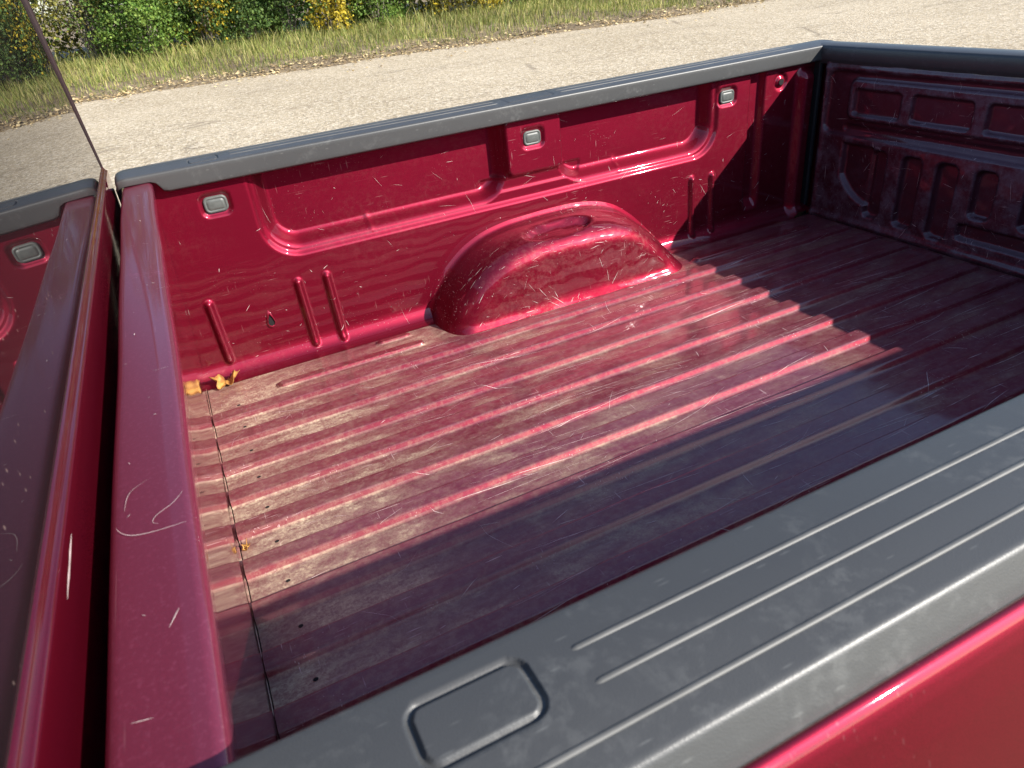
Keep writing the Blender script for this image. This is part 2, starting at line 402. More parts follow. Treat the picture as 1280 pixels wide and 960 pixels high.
def shrub(name, label, x, yoff, h, r, leaf, nleaf, lsize, group, accent=None, stems=7, bark='bark', sparse=False, cat='shrub', base=.12):
    bx, by = x, float(edge_y(np.array(float(x))))+yoff
    bz = float(verge_h(np.array(float(x)), np.array(min(yoff, 25.))))-.05
    root = bpy.data.objects.new(name, None); C.objects.link(root); root.location = (bx, by, bz)
    root['label'] = label; root['category'] = cat; root['group'] = group
    parts = []; tips = []
    for k in range(stems):
        a = 2*math.pi*k/stems+random.uniform(-.4, .4); rr = r*random.uniform(.35, .9); hh = h*random.uniform(.6, .95)
        p0 = Vector((math.cos(a)*.08*r, math.sin(a)*.08*r, 0))
        p3 = Vector((math.cos(a)*rr, math.sin(a)*rr, hh))
        p1 = p0.lerp(p3, .33)+Vector((random.uniform(-.1, .1), random.uniform(-.1, .1), .10*h))
        p2 = p0.lerp(p3, .68)+Vector((random.uniform(-.15, .15), random.uniform(-.15, .15), .10*h))
        R0 = .012+.011*h
        parts.append(tube([p0, p1, p2, p3], [R0, R0*.75, R0*.5, R0*.2], 5))
        for q in (p1, p2, p3, p1.lerp(p2, .5), p2.lerp(p3, .5)):
            for _ in range(2):
                e = q+Vector((random.gauss(0, .35*r), random.gauss(0, .35*r), random.uniform(-.1, .28)*h))
                e.z = max(e.z, .08)
                m = q.lerp(e, .5)+Vector((random.uniform(-.08, .08), random.uniform(-.08, .08), random.uniform(0, .1)))
                parts.append(tube([q, m, e], [R0*.35, R0*.25, R0*.1], 4)); tips.append(e)
    link_mesh('trunk', *bm_join(parts), M[bark], root)
    # crown: clumps around branch tips and over an uneven envelope
    cl = [np.array(t) for t in tips]
    for _ in range(int(26+14*r*h)):
        a = random.uniform(0, 2*math.pi); v = random.uniform(base, 1.0)
        prof = (math.sin(math.pi*min(1, (v*.86+.10)))**.6)
        rr = r*prof*random.uniform(.55, 1.08)
        cl.append(np.array([math.cos(a)*rr, math.sin(a)*rr, v*h]))
    cl = np.array(cl); m = len(cl)
    idx = rng.integers(0, m, nleaf); sig = (.11+.10*rng.random(m))*(r*.75+.25)
    P = cl[idx]+rng.normal(size=(nleaf, 3))*sig[idx][:, None]*np.array([1, 1, .8])
    P = P[P[:, 2] > .05]
    if sparse: P = P[rng.random(len(P)) < .6]
    V, F = leaf_quads(P, lsize)
    if accent:
        na = max(2, int(m*.20)); sel = rng.choice(m, na, replace=False)
        ia = rng.choice(sel, int(nleaf*.28)); Pa = cl[ia]+rng.normal(size=(len(ia), 3))*sig[ia][:, None]*1.1
        Pa = Pa[Pa[:, 2] > .05]
        ac = link_mesh('yellow_foliage', *leaf_quads(Pa, lsize*1.05), M[accent], root, smooth=False)
    link_mesh('crown', V, F, M[leaf], root, smooth=False)
    return root
G1 = 'shrubs along the verge'; G2 = 'taller trees behind the verge shrubs'
shrub_list = [
 ('dense dark green shrub at the end of the hedge away from the pickup', -8.6, 6.4, 2.6, 1.5, 'dark_green', 5200, .10, None, 7, 'bark', False),
 ('mid green shrub next to the dense dark green end shrub', -6.0, 6.2, 2.4, 1.5, 'mid_green', 5200, .10, 'yellow', 7, 'bark', False),
 ('thin yellow green sapling shrub with pale bare stems', -2.6, 6.9, 3.2, 1.2, 'yellow_green', 5200, .085, None, 9, 'bark_pale', True),
 ('twiggy olive shrub with grey bare branches showing', -1.1, 6.7, 2.7, 1.1, 'olive', 4200, .08, None, 11, 'bark_pale', True),
 ('bushy bright green shrub reaching down into the grass', .4, 6.0, 2.4, 1.35, 'mid_green', 15000, .08, None, 7, 'bark_pale', False),
 ('dark green shrub next to the one with golden yellow clusters', 3.3, 6.5, 2.6, 1.1, 'dark_green', 10000, .08, None, 7, 'bark', False),
 ('shrub with drooping clusters of golden yellow leaves beside the bushy bright green one', 2.1, 6.1, 2.6, .95, 'dark_green', 7500, .08, 'yellow', 7, 'bark', False),
 ('broad dark green shrub beside the bright yellow bush', 4.5, 6.4, 2.4, 1.2, 'dark_green', 12000, .075, None, 8, 'bark', False),
 ('bright yellow autumn bush standing out of the green hedge', 5.75, 5.9, 2.3, .75, 'yellow', 5200, .095, None, 7, 'bark', False),
 ('leafy green shrub between the bright yellow bush and a leaning branch', 7.3, 6.5, 2.2, 1.1, 'mid_green', 10000, .075, None, 7, 'bark', False),
 ('olive green shrub with a pale leaning branch', 9.6, 6.4, 2.2, 1.0, 'olive', 6500, .08, 'yellow', 8, 'bark_pale', False),
 ('small yellow leaved bush low in the hedge', 10.9, 6.2, 1.7, .7, 'yellow', 3000, .09, None, 6, 'bark', False),
 ('rounded green shrub beyond the small yellow bush', 12.3, 6.9, 2.1, 1.2, 'mid_green', 8000, .08, None, 7, 'bark', False),
 ('dark green shrub near the dry grass end of the hedge', 14.4, 7.4, 2.1, 1.2, 'dark_green', 7500, .08, 'yellow', 7, 'bark', False),
 ('yellow green shrub over dry grass at the hedge end', 16.7, 8.2, 2.0, 1.2, 'yellow_green', 5000, .085, None, 7, 'bark', False),
]
for lab, x, yo, h, r, lf, nl, ls, acc, stn, bk, sp in shrub_list:
    shrub('shrub', lab, x, yo, h, r, lf, nl, ls, G1, acc, stn, bk, sp)
TL = ['tall dark green tree behind the verge shrubs', 'tall bright green tree behind the verge shrubs', 'tall dark green tree behind the verge shrubs', 'tall olive leaved tree behind the verge shrubs']
for k, x in enumerate([-11, -7.4, -4.2, -.9, 1.9, 4.7, 7.6, 10.6, 13.9, 17.6, 21.5]):
    shrub('tree', TL[k % 4]+(' with yellow autumn patches' if k % 3 == 1 else ''), x, 9.3+random.uniform(-.4, .8), random.uniform(7.5, 11.0), 2.4, ['dark_green', 'mid_green', 'dark_green', 'olive'][k % 4], 9500, .17, G2, 'yellow' if k % 3 == 1 else None, 6, 'bark', False, 'tree', .03)

# ------------------------------------------------------------------ the pickup
truck = bpy.data.objects.new('pickup_truck', None); C.objects.link(truck)
truck['label'] = 'dark red pickup truck with a scratched empty cargo bed'; truck['category'] = 'pickup truck'
LOC = (0, 0, BED); YC = 0.7385; L = 2.04; H = .54
def part(name, V, F, mat, parent=truck, smooth=True):
    return link_mesh(name, V, F, mat, parent, smooth, LOC if parent is truck else None)

# --- bed floor with pressed ribs
PER = .1112; Y0 = 1.3333; RH = .0118
def rib_profile(y):
    ph = np.mod(Y0-y, PER)                   # 0 at the far edge of a raised rib, growing towards the near side
    fall = .7*np.clip((ph-.0405)/.0130, 0, 1)+.3*ss(.0390, .0550, ph)
    return RH*(ss(-.0001, .0040, ph)-fall)
def floor_z(x, y):
    z = rib_profile(y)*(1-ss(Y0-.002, Y0+.004, y))*ss(-.012, -.006, y)
    z = z+.0095*(1-ss(.010, .016, sdcap(x, y, .18, 1.393, .55, 1.393)))
    z = z+.0095*(1-ss(.010, .016, sdcap(x, y, 1.48, 1.393, 1.93, 1.393)))
    z = z+.008*(1-ss(.007, .012, sdcap(x, y, .46, 1.464, .535, 1.464)))
    z = z+.0006*wob(x*1.6, y*2.4)+.0003*wob(x*6, y*5, 2)
    z = z*(1-ss(2.015, 2.03, x)) 
    return z
xs = np.unique(np.concatenate([np.linspace(0, .15, 8), np.linspace(.15, .6, 64), np.linspace(.6, 1.44, 43), np.linspace(1.44, 2.0, 60), np.linspace(2.0, 2.055, 12)]))
ys = np.arange(-.012, 1.4901, .0020)
X, Y = np.meshgrid(xs, ys, indexing='ij')
floor = part('bed_floor', np.stack([X, Y, floor_z(X, Y)], -1).reshape(-1, 3), grid_faces(len(xs), len(ys)), M['paint_floor'])
for i in range(13):
    y = Y0-i*PER+.026
    if y > 1.46 or y < 0: continue
    a = np.linspace(0, 2*np.pi, 10, endpoint=False)
    V = np.stack([.063+.0042*np.cos(a), y+.0035*np.sin(a), np.full(10, float(floor_z(np.array(.063), np.array(y)))+.0006)], -1)
    link_mesh('drain_hole', V, [tuple(range(10))], M['void'], floor, False)

# --- pressed side wall
WY = 1.535; FR = .05
def wall_rec(x, z):                            # recess (+) or bulge (-) of the pressing, metres
    belt = 1-ss(-.004, .010, sdrb(x, z, .9515, .78, .7035, .50, .085))
    rec = .010*belt
    for x0, x1 in ((.285, .898), (1.118, 1.612)):
        d = sdrb(x, z, (x0+x1)/2, .82, (x1-x0)/2, .50, .055)
        t = np.clip((d+.002)/.034, 0, 1); rec = rec+.038*(1-(t+.12*np.sin(2*np.pi*t)*-.5))
    rec = rec+.0035*(1-ss(0, .006, sdrb(x, z, 1.02, .35, .16, .036, .02)))*(z < .34)
    bx = 1-ss(0, .010, sdrb(x, z, 1.016, .425, .083, .073, .014)); rec = rec*(1-bx)+(-.003)*bx
    for px in (.160, 1.012, 1.695):            # seats of the tie-down plugs
        rec = rec+.007*(1-ss(-.004, .003, sdrb(x, z, px, .441, .034, .026, .015)))
    for rx, zt, zb in ((.070, .205, .045), (.295, .205, .028), (.371, .203, .022), (1.565, .212, .03), (1.645, .209, .03)):
        d = sdcap(x, z, rx, zt, rx+.004, zb); rec = rec-.0115*(1-ss(.002, .0135, d))
    rec = rec+.022*(1-ss(.014, .034, np.abs(x-1.815)))*ss(.05, .10, z)
    d = np.hypot(x-1.908, z-.452); rec = rec+.007*(1-ss(.022, .027, d))-.007*(1-ss(.013, .018, d))
    for px in (1.30, .52): rec = rec-.0022*np.exp(-((x-px)/.006)**2)*ss(.285, .3, z)*(1-ss(.32, .335, z))
    rec = rec+(-.028*ss(1.968, 1.995, x)+.03*ss(2.018, 2.045, x)*ss(.0, .05, z))*(1-ss(.45, .49, z))
    rec = rec+.0004*wob(x*2.2, z*4, 5)
    return rec
def wall_pt(x, s):                             # s runs up the wall from the floor seam
    arc = FR*np.pi/2; a = np.clip(s/arc, 0, 1)*np.pi/2
    y = np.where(s < arc, WY-FR+FR*np.sin(a), WY); z = np.where(s < arc, FR-FR*np.cos(a), FR+s-arc)
    z = z+.0008
    ny = np.where(s < arc, np.sin(a), 1.); nz = np.where(s < arc, -np.cos(a), 0.)
    r = wall_rec(x, z)
    return np.stack([x, y+ny*r, z+nz*r*.6], -1)
xs = np.unique(np.concatenate([np.linspace(-.004, 2.052, 515)])); svals = np.linspace(0, .555, 140)
X, S = np.meshgrid(xs, svals, indexing='ij')
wall = part('bed_side_wall', wall_pt(X, S).reshape(-1, 3), grid_faces(len(xs), len(svals)), M['paint_wall'])
def rrect(cx, cz, hx, hz, r, n=6):
    P = []
    for sx, sz, a0 in ((1, 1, 0), (-1, 1, 90), (-1, -1, 180), (1, -1, 270)):
        for k in range(n+1):
            a = math.radians(a0+90*k/n); P.append((cx+sx*(hx-r)+r*math.cos(a), cz+sz*(hz-r)+r*math.sin(a)))
    return P
def plug(px, pz, parent):
    V, F = [], []
    rings = [(0, .0), (0, -.005), (.0018, -.0076), (.0055, -.0079), (.0066, -.0058), (.0080, -.0079), (.0125, -.0086)]
    base = WY+.0085; N = None
    for inset, dy in rings:
        P = rrect(px, pz, .0275-inset, .0195-inset, .0125-min(inset, .006)); N = len(P)
        V += [(a, base+dy, b) for a, b in P]
    for k in range(len(rings)-1):
        for i in range(N): F.append((k*N+i, k*N+(i+1) % N, (k+1)*N+(i+1) % N, (k+1)*N+i))
    F.append(tuple(range((len(rings)-1)*N, len(rings)*N)))
    o = link_mesh('tie_down_plug', V, F, M['plug'], parent)
for px in (.160, 1.012, 1.695): plug(px, .441, wall)
a = np.linspace(0, 2*np.pi, 18, endpoint=False)
link_mesh('bolt_hole', np.stack([1.908+.0095*np.cos(a), np.full(18, WY-.0025), .452+.0095*np.sin(a)], -1), [tuple(range(18))], M['void'], wall, False)
# teardrop drain opening with a raised lip
tp = [(0, .034), (.009, .012), (.0125, -.002), (.0095, -.014), (0, -.019), (-.0095, -.014), (-.0125, -.002), (-.009, .012)]
V = [(.202+a, WY-.0012, .118+b) for a, b in tp]; V += [(.202+a*.72+.001, WY-.007, .118+b*.72) for a, b in tp]; V += [(.202+a*.6+.001, WY+.004, .118+b*.6) for a, b in tp]
F = [(k*8+i, k*8+(i+1) % 8, (k+1)*8+(i+1) % 8, (k+1)*8+i) for k in (0, 1) for i in range(8)]
lip = link_mesh('drain_lip', V, F, M['paint_wall'], wall)
link_mesh('drain_opening', [(.203+a*.62, WY-.0035, .118+b*.62) for a, b in tp], [tuple(range(8))], M['void'], wall, False)

# --- wheel well
ctl = np.array([(.628, -.004), (.640, .03), (.668, .078), (.715, .128), (.765, .168), (.83, .198), (.91, .212), (1.02, .2165), (1.13, .215), (1.20, .205), (1.265, .181), (1.325, .135), (1.378, .08), (1.425, .03), (1.45, -.004)])
def resample(P, n):
    d = np.concatenate([[0], np.cumsum(np.linalg.norm(np.diff(P, axis=0), axis=1))]); t = np.linspace(0, d[-1], n)
    Q = np.stack([np.interp(t, d, P[:, k]) for k in range(2)], -1)
    for _ in range(18): Q[1:-1] = .5*Q[1:-1]+.25*(Q[:-2]+Q[2:])
    return Q
O = resample(ctl, 150)
T = np.gradient(O, axis=0); T /= np.linalg.norm(T, axis=1)[:, None]; Nn = np.stack([T[:, 1], -T[:, 0]], -1)   # inward normals
def well_mesh():
    rings = [(-.022, WY+.003), (-.016, WY-.0006), (-.010, WY-.0025), (-.005, WY-.006), (-.0015, WY-.013)]
    for k in range(24):
        t = (k/23.)**2.0; p = 2.5
        g = (1-(1-t)**p)**(1/p); rings.append((.072*t, WY-.022-(.143*g)))
    R = []
    for dlt, y in rings:
        R.append(np.stack([O[:, 0]+Nn[:, 0]*dlt, np.full(len(O), y), O[:, 1]+Nn[:, 1]*dlt], -1))
    last = R[-1]
    lo = np.stack([np.linspace(.82, 1.26, len(O)), np.full(len(O), last[0, 1]-.001), np.full(len(O), -.004)], -1)
    for f in (.12, .3, .5, .7, .85, .95, 1.0): R.append(last*(1-f)+lo*f)
    V = np.array(R)
    x, y, z = V[..., 0], V[..., 1], V[..., 2]
    # oval dent on the top, and a flared seam where it meets the floor
    q = np.hypot((x-1.02-.15*(y-1.43))/.115, (y-1.437)/.040); z = z-.020*(1-ss(.78, 1.0, q))*(z > .1)
    fl = np.exp(-(np.maximum(z, 0)/.011)**1.6)
    y = y-.013*fl*ss(1.50, 1.42, y) if False else y-.013*fl*(1-ss(1.42, 1.50, y))
    y = y+.0016*wob(x*5, z*6, 3)*(y < 1.5)
    z = np.maximum(z, -.003)
    return np.stack([x, y, z], -1).reshape(-1, 3), grid_faces(len(R), len(O))
well = part('wheel_well', *well_mesh(), M['paint_well'])
# the near wall and wheel well mirror the far ones
def mirror(o):
    c = o.copy(); C.objects.link(c); c.parent = truck; c.scale = (1, -1, 1); c.location = (0, 2*YC, BED); return c
nw = mirror(wall); mirror(well)
for ch in list(wall.children):
    c = ch.copy(); C.objects.link(c); c.parent = nw

# --- header panel at the front of the bed
def arc(cx, cz, r, a0, a1, n=6):
    return [(cx+r*math.cos(math.radians(a0+(a1-a0)*k/n)), cz+r*math.sin(math.radians(a0+(a1-a0)*k/n))) for k in range(n+1)]
prof = [(-.020, .10), (-.022, .42)]+arc(-.012, .511, .011, 180, 90)+[(.0, .5225), (.018, .523)]+arc(.033, .5135, .0095, 88, -8, 7)+[(.0405, .495), (.0375, .478), (.0345, .470), (.033, .45), (.024, .30), (.012, .14), (.002, .045), (-.006, .022), (-.011, .010), (-.012, -.06)]
yy = np.linspace(-.015, 1.531, 60); pr = np.array(prof)
V = np.array([(p[0]+(.0009*math.sin(y*5+p[1]*9)+.0006*math.sin(y*13+1) if i > 1 else 0), y, p[1]+.0006*math.sin(y*4.2+p[0]*30)) for y in yy for i, p in enumerate(prof)])
V = V.reshape(len(yy), len(prof), 3); cut = len(prof)-9
header = part('header_panel', V[:, :cut+1].reshape(-1, 3), grid_faces(len(yy), cut+1), M['paint_header'])
part('header_wall', V[:, cut:].reshape(-1, 3), grid_faces(len(yy), len(prof)-cut), M['paint_header_wall'])
part('seam_flange', *extrude_y([(-.0125, .0035), (-.004, .0030), (-.0020, .0018), (-.0018, -.012), (-.0125, -.012)], .0, 1.515, True), M['paint_floor'], truck, False)
gap = part('floor_seam', *extrude_y([(-.0017, -.004), (.0006, -.003), (.0006, -.02), (-.0017, -.02)], .0, 1.52, True), M['void'], truck, False)

# --- rail caps
capP = []
cs = [(.016, .494), (.008, .4968), (.004, .4980), (.0022, .4992), (.0015, .5015), (.0012, .508), (.0003, .530), (.0002, .5365), (.0007, .5392), (.0022, .5410), (.0045, .5418)]
ytop = np.concatenate([np.linspace(.009, .020, 6)[:-1], np.arange(.0195, .0625, .0010), np.linspace(.0635, .0985, 26)])
front = [(y, None) for y in ytop]
def cap_mesh(wide=0.0):
    xs = np.unique(np.concatenate([np.linspace(-.030, -.005, 10), np.linspace(-.005, .118, 12), np.arange(.118, .206, .0011), np.linspace(.206, .93, 40), np.arange(.93, 1.10, .004), np.linspace(1.10, 2.115, 50)]))
    outer = [(.1005, .5430), (.1022, .5419), (.1033, .5403), (.1045, .5383), (.110, .5290), (.1146, .5212), (.1155, .5188), (.1152, .515)]
    V = []
    for x in xs:
        e = max(0, (-.004-x)/.026); rx = math.sqrt(max(0, 1-e*e)); dz = -.010*(1-rx)
        wd = 1+wide*math.sin(math.pi*min(max((x)/2.04, 0), 1))
        fr = ss(.045, .066, np.array(x)); fr2 = float(fr)
        row = []
        for k, (yv, zv) in enumerate(cs):
            z = zv
            if z < .530: z = .530-(.530-zv)*(.18+.82*fr2)
            row.append((x, yv, z+dz))
        for yv in ytop:
            z = .542+.0045*math.sin(math.pi*min(1, (yv-.006)/.11))
            for (x0, x1, y0, y1) in ((.130, .1945, .0205, .0585), (.945, 1.085, .022, .080)):
                d = abs(float(sdrb(np.array(x), np.array(yv), (x0+x1)/2, (y0+y1)/2, (x1-x0)/2, (y1-y0)/2, .009)))
                if d < .0022: z -= .0030*(1-d/.0022)**.5
            row.append((x, yv*wd, z+dz))
        for yv, zv in outer: row.append((x, yv*wd, zv+dz+.0008))
        c = .06
        V += [(a, c+(b-c)*(.82+.18*rx), d) for a, b, d in row]
    n = len(cs)+len(ytop)+len(outer)
    return np.array(V), grid_faces(len(xs), n)
V, F = cap_mesh(); V2 = V.copy(); V2[:, 1] = -.0277-V[:, 1]
ncap = part('rail_cap', V2, F[:, ::-1].copy(), M['plastic'])
V, F = cap_mesh(.16); V[:, 1] += 1.505
fcap = part('rail_cap', V, F, M['plastic'])
def ridge(y, x0, x1, zc, w, h, parent):
    n = 8; P = [(w*math.cos(math.pi*k/(n-1)), h*math.sin(math.pi*k/(n-1))) for k in range(n)]
    xs = np.concatenate([[x0, x0+.0015, x0+.004], np.linspace(x0+.02, x1-.02, 20), [x1-.004, x1]])
    V = []
    for x in xs:
        f = min(1, max(.05, (x-x0)/.004))*1.0; f = min(f, max(.05, (x1-x)/.004)); f = f**.5
        V += [(x, y+a*(.5+.5*f), zc-.0006+b*f) for a, b in P]
    return link_mesh('ridge', np.array(V), grid_faces(len(xs), n), M['ridge'], parent)
def ztop(t): return .542+.0045*math.sin(math.pi*min(1, (t-.006)/.11))
for t, x0 in ((.0325, .221), (.0570, .221), (.0825, .04)):
    ridge(-.0277-t, x0, .92, ztop(t), .0021, .0017, ncap); ridge(-.0277-t, 1.11, 1.95, ztop(t), .0021, .0017, ncap)
    ridge(1.505+t*1.1, x0, .92, ztop(t), .0021, .0017, fcap); ridge(1.505+t*1.1, 1.11, 1.95, ztop(t), .0021, .0017, fcap)

# --- tailgate
def gate_rec(y, z):
    m = np.abs(y-YC); rec = np.zeros_like(m)
    rec = rec+.010*(1-ss(-.004, .010, sdrb(m, z, 0, .378, .735, .092, .03)))       # upper field
    rec = rec-.010*(1-ss(-.003, .008, sdrb(m, z, 0, .392, .648, .056, .022)))      # raised frame in it
    for a, b in ((.630, .466), (.4275, .2435), (.2025, -.2025)):
        rec = rec+.012*(1-ss(-.004, .004, sdrb(m, z, (a+b)/2, .386, abs(a-b)/2, .038, .012)))
    rec = rec+.006*(1-ss(-.003, .006, sdrb(m, z, 0, .306, .66, .008, .008)))
    for a, b, z0 in ((.5375, .4825, .045), (.4245, .3645, .042), (.3105, .2495, .036), (.1935, .1355, .122), (.055, -.055, .122)):
        rec = rec+.020*(1-ss(-.005, .005, sdrb(m, z, (a+b)/2, (.252+z0)/2, abs(a-b)/2, (.252-z0)/2, .018)))
    d = np.maximum(sdrb(m, z, .59, .30, .055, .25, .02), np.hypot(m-.50, z-.24)-.165)
    rec = rec+.016*(1-ss(-.006, .006, np.maximum(d, z-.258)))
    rec = rec+.016*(1-ss(-.004, .005, sdrb(m, z, 0, .077, .215, .021, .012)))
    rec = rec+.020*ss(.745, .765, m)
    rec = rec-.004*np.exp(-((m-.742)/.010)**2)-.004*np.exp(-((z-.478)/.009)**2)*(m < .76)
    rec = rec-.008*np.exp(-((z-.012)/.010)**2)
    return rec+.0012*wob(y*4, z*7, 9)
ys = np.linspace(-.032, 1.509, 330); zs = np.linspace(-.006, .515, 114)
Yg, Zg = np.meshgrid(ys, zs, indexing='ij')
def gate_pt(y, z): return np.stack([2.050+gate_rec(y, z), y, z], -1)
gate = part('tailgate', gate_pt(Yg, Zg).reshape(-1, 3), grid_faces(len(ys), len(zs), True), M['paint_gate'])
gp = [(2.076, -.02), (2.078, .512), (2.118, .512), (2.124, .44), (2.120, .30), (2.128, .10), (2.115, -.02)]
bevel(link_mesh('outer_skin', *extrude_y(gp, -.12, 1.597, True), M['paint_clean'], gate, False), .008)
tc_prof = [(2.052, .488), (2.045, .499), (2.0415, .503), (2.0395, .520), (2.0390, .536), (2.041, .5405), (2.046, .543), (2.075, .546), (2.108, .545), (2.120, .541), (2.126, .531), (2.127, .515)]
V, F = extrude_y(tc_prof, -.115, 1.592, False, 30)
link_mesh('tailgate_cap', V, [f[::-1] for f in F], M['plastic'], gate)
bevel(link_mesh('tailgate_handle', *box(2.119, 2.135, .60, .88, .33, .42), M['rubber'], gate, False), .006)
# hinge pillar strips closing the joint between tailgate and walls
for yy0, yy1 in ((1.512, 1.60), (-.123, -.035)):
    bevel(part('tailgate_pillar', *box(2.046, 2.062, yy0, yy1, -.05, .512), M['rubber'], truck, False), .004)

# --- outer body sides
side_prof = [(-.137, .500), (-.1395, .512), (-.1415, .5195), (-.1445, .5228), (-.149, .5215), (-.153, .5160), (-.157, .507), (-.165, .484), (-.175, .453), (-.186, .418), (-.199, .375), (-.212, .33), (-.225, .28), (-.238, .22), (-.250, .16), (-.246, .04), (-.252, -.08), (-.250, -.2), (-.238, -.30), (-.225, -.36)]
WXC, WZC, WR = 1.03, -.455, .50
def body_side(sign, name='bed_outer_side'):
    pz = np.array(side_prof); d = np.concatenate([[0], np.cumsum(np.linalg.norm(np.diff(pz, axis=0), axis=1))])
    t = np.concatenate([np.linspace(0, .08, 41), np.linspace(.085, d[-1], 49)]); py = np.interp(t, d, pz[:, 0]); pzz = np.interp(t, d, pz[:, 1])
    for _ in range(1): py[1:-1] = .5*py[1:-1]+.25*(py[:-2]+py[2:]); pzz[1:-1] = .5*pzz[1:-1]+.25*(pzz[:-2]+pzz[2:])
    xs = np.linspace(-.018, 2.13, 200)
    X, I = np.meshgrid(xs, np.arange(90), indexing='ij')
    Y = py[I]; Z = pzz[I]
    flare = np.exp(-((np.hypot(X-WXC, Z-WZC)-WR-.02)/.05)**2); Y = Y-.022*flare*(Z < .2)
    if sign > 0: Y = 2*YC-Y
    V = np.stack([X, Y, Z], -1).reshape(-1, 3); F = grid_faces(200, 90, sign > 0)
    cen = V[F].mean(1); keep = np.hypot(cen[:, 0]-WXC, cen[:, 2]-WZC) > WR
    return part(name, V, F[keep], M['paint_clean'])
for sg in (-1, 1):
    bs = body_side(sg)
    yo = -.25 if sg < 0 else 2*YC+.25
    bevel(link_mesh('tail_lamp', *box(2.09, 2.142, min(yo, yo-sg*.12)+(.01 if sg > 0 else -.004), max(yo, yo-sg*.12)+(.004 if sg > 0 else -.01), .10, .46), M['lamp'], bs, False), .012, 3)
    Vf = [(-.019, y if sg < 0 else 2*YC-y, z) for y, z in ((-.144, .520), (-.186, .497), (-.222, .446), (-.244, .36), (-.25, -.2), (-.02, -.2), (-.02, .50), (-.137, .50))]
    link_mesh('front_closing_panel', Vf, [tuple(range(8))], M['paint_clean'], bs, False)
bevel(part('rear_bumper', *box(2.14, 2.26, -.20, 2*YC+.20, -.26, -.08), M['chrome'], truck, False), .03, 3)
bevel(part('frame_rail', *box(-3.2, 2.1, .28, .40, -.36, -.18), M['rubber'], truck, False), .01)
bevel(part('frame_rail', *box(-3.2, 2.1, 1.08, 1.20, -.36, -.18), M['rubber'], truck, False), .01)
part('sill_light_seal', *box(2.03, 2.09, -.035, 1.512, -.06, -.0045), M['rubber'], truck, False)  # dark sill box, added to block light leaking under the tailgate
part('bed_underside', *box(.01, 2.02, -.02, 1.49, -.10, -.03), M['rubber'], truck, False)
bevel(part('axle', *box(WXC-.06, WXC+.06, .0, 1.48, -.52, -.40), M['rubber'], truck, False), .04, 3)
bevel(part('axle', *box(-2.66, -2.54, .0, 1.48, -.52, -.40), M['rubber'], truck, False), .04, 3)
ty = [(.22, -.11), (.27, -.125), (.35, -.128), (.385, -.115), (.402, -.085), (.405, -.03), (.405, .03), (.402, .085), (.385, .115), (.35, .128), (.27, .125), (.22, .11)]
rm = [(.0, -.075), (.06, -.08), (.07, -.06), (.18, -.045), (.21, -.10), (.228, -.122), (.232, -.10), (.225, .0), (.232, .115)]
for x in (WXC, -2.60):
    for y, sg in ((-.10, 1), (2*YC+.10, -1)):
        tyre = link_mesh('wheel', *lathe([(r, h*sg) for r, h in ty]), M['rubber'], truck); tyre.location = (x, y, .405)
        rim = link_mesh('rim', *lathe([(r, h*sg) for r, h in rm]), M['chrome'], tyre)

# --- cab: rear wall, window, and the shell in front of it
XG = -.048; TILT = math.radians(2.6); ZB = .558
def xg(z): return XG-math.tan(TILT)*(z-ZB)
ZG = .96
cab = part('cab_back_panel', *extrude_y([(-.052, -.30), (-.043, .40), (-.0415, .535)]+arc(-.0455, .546, .0040, 0, 80, 5)+[(-.0470, .5545), (-.0490, .5575), (-.056, .5580)], -.135, 1.612, False, 20), M['paint_clean'])
Vg = []; ny, nz = 40, 16
for j in range(ny):
    y = -.128+(1.605+.128)*j/(ny-1)
    for k in range(nz):
        z = .5555+(ZG-.5555)*k/(nz-1); u = (y-YC)/.87
        ye = y-(.045*(z-ZB)/.4)*u
        Vg.append((xg(z)-.002-.006*max(0, abs(u)-.7)**2*8*(z-ZB), ye, z))
rw = part('rear_window', np.array(Vg), grid_faces(ny, nz), M['glass'])
for y0 in (-.150, 1.600):  # added dark blocks that keep bright road reflections out of the cab gap
    bevel(part('gap_light_block', *box(-.040, -.0185, y0, y0+.028, -.05, .505), M['rubber'], truck, False), .003)
# pillar edges each side of the glass
for sg in (-1, 1):
    P = []
    for z in np.linspace(.548, ZG+.03, 8):
        yb = YC+sg*(.868-.045*(z-ZB)/.4); pr_ = .0004+.0030*max(0, (z-ZB))/.4
        P.append([(xg(z)-.006, yb, z), (xg(z)+pr_, yb, z), (xg(z)+pr_, yb+sg*.004, z), (xg(z)-.010, yb+sg*.012, z), (xg(z)-.10, yb+sg*.03, z)])
    V = np.array(P).reshape(-1, 3)
    part('rear_pillar', V, grid_faces(8, 5, sg < 0), M['pillar'])
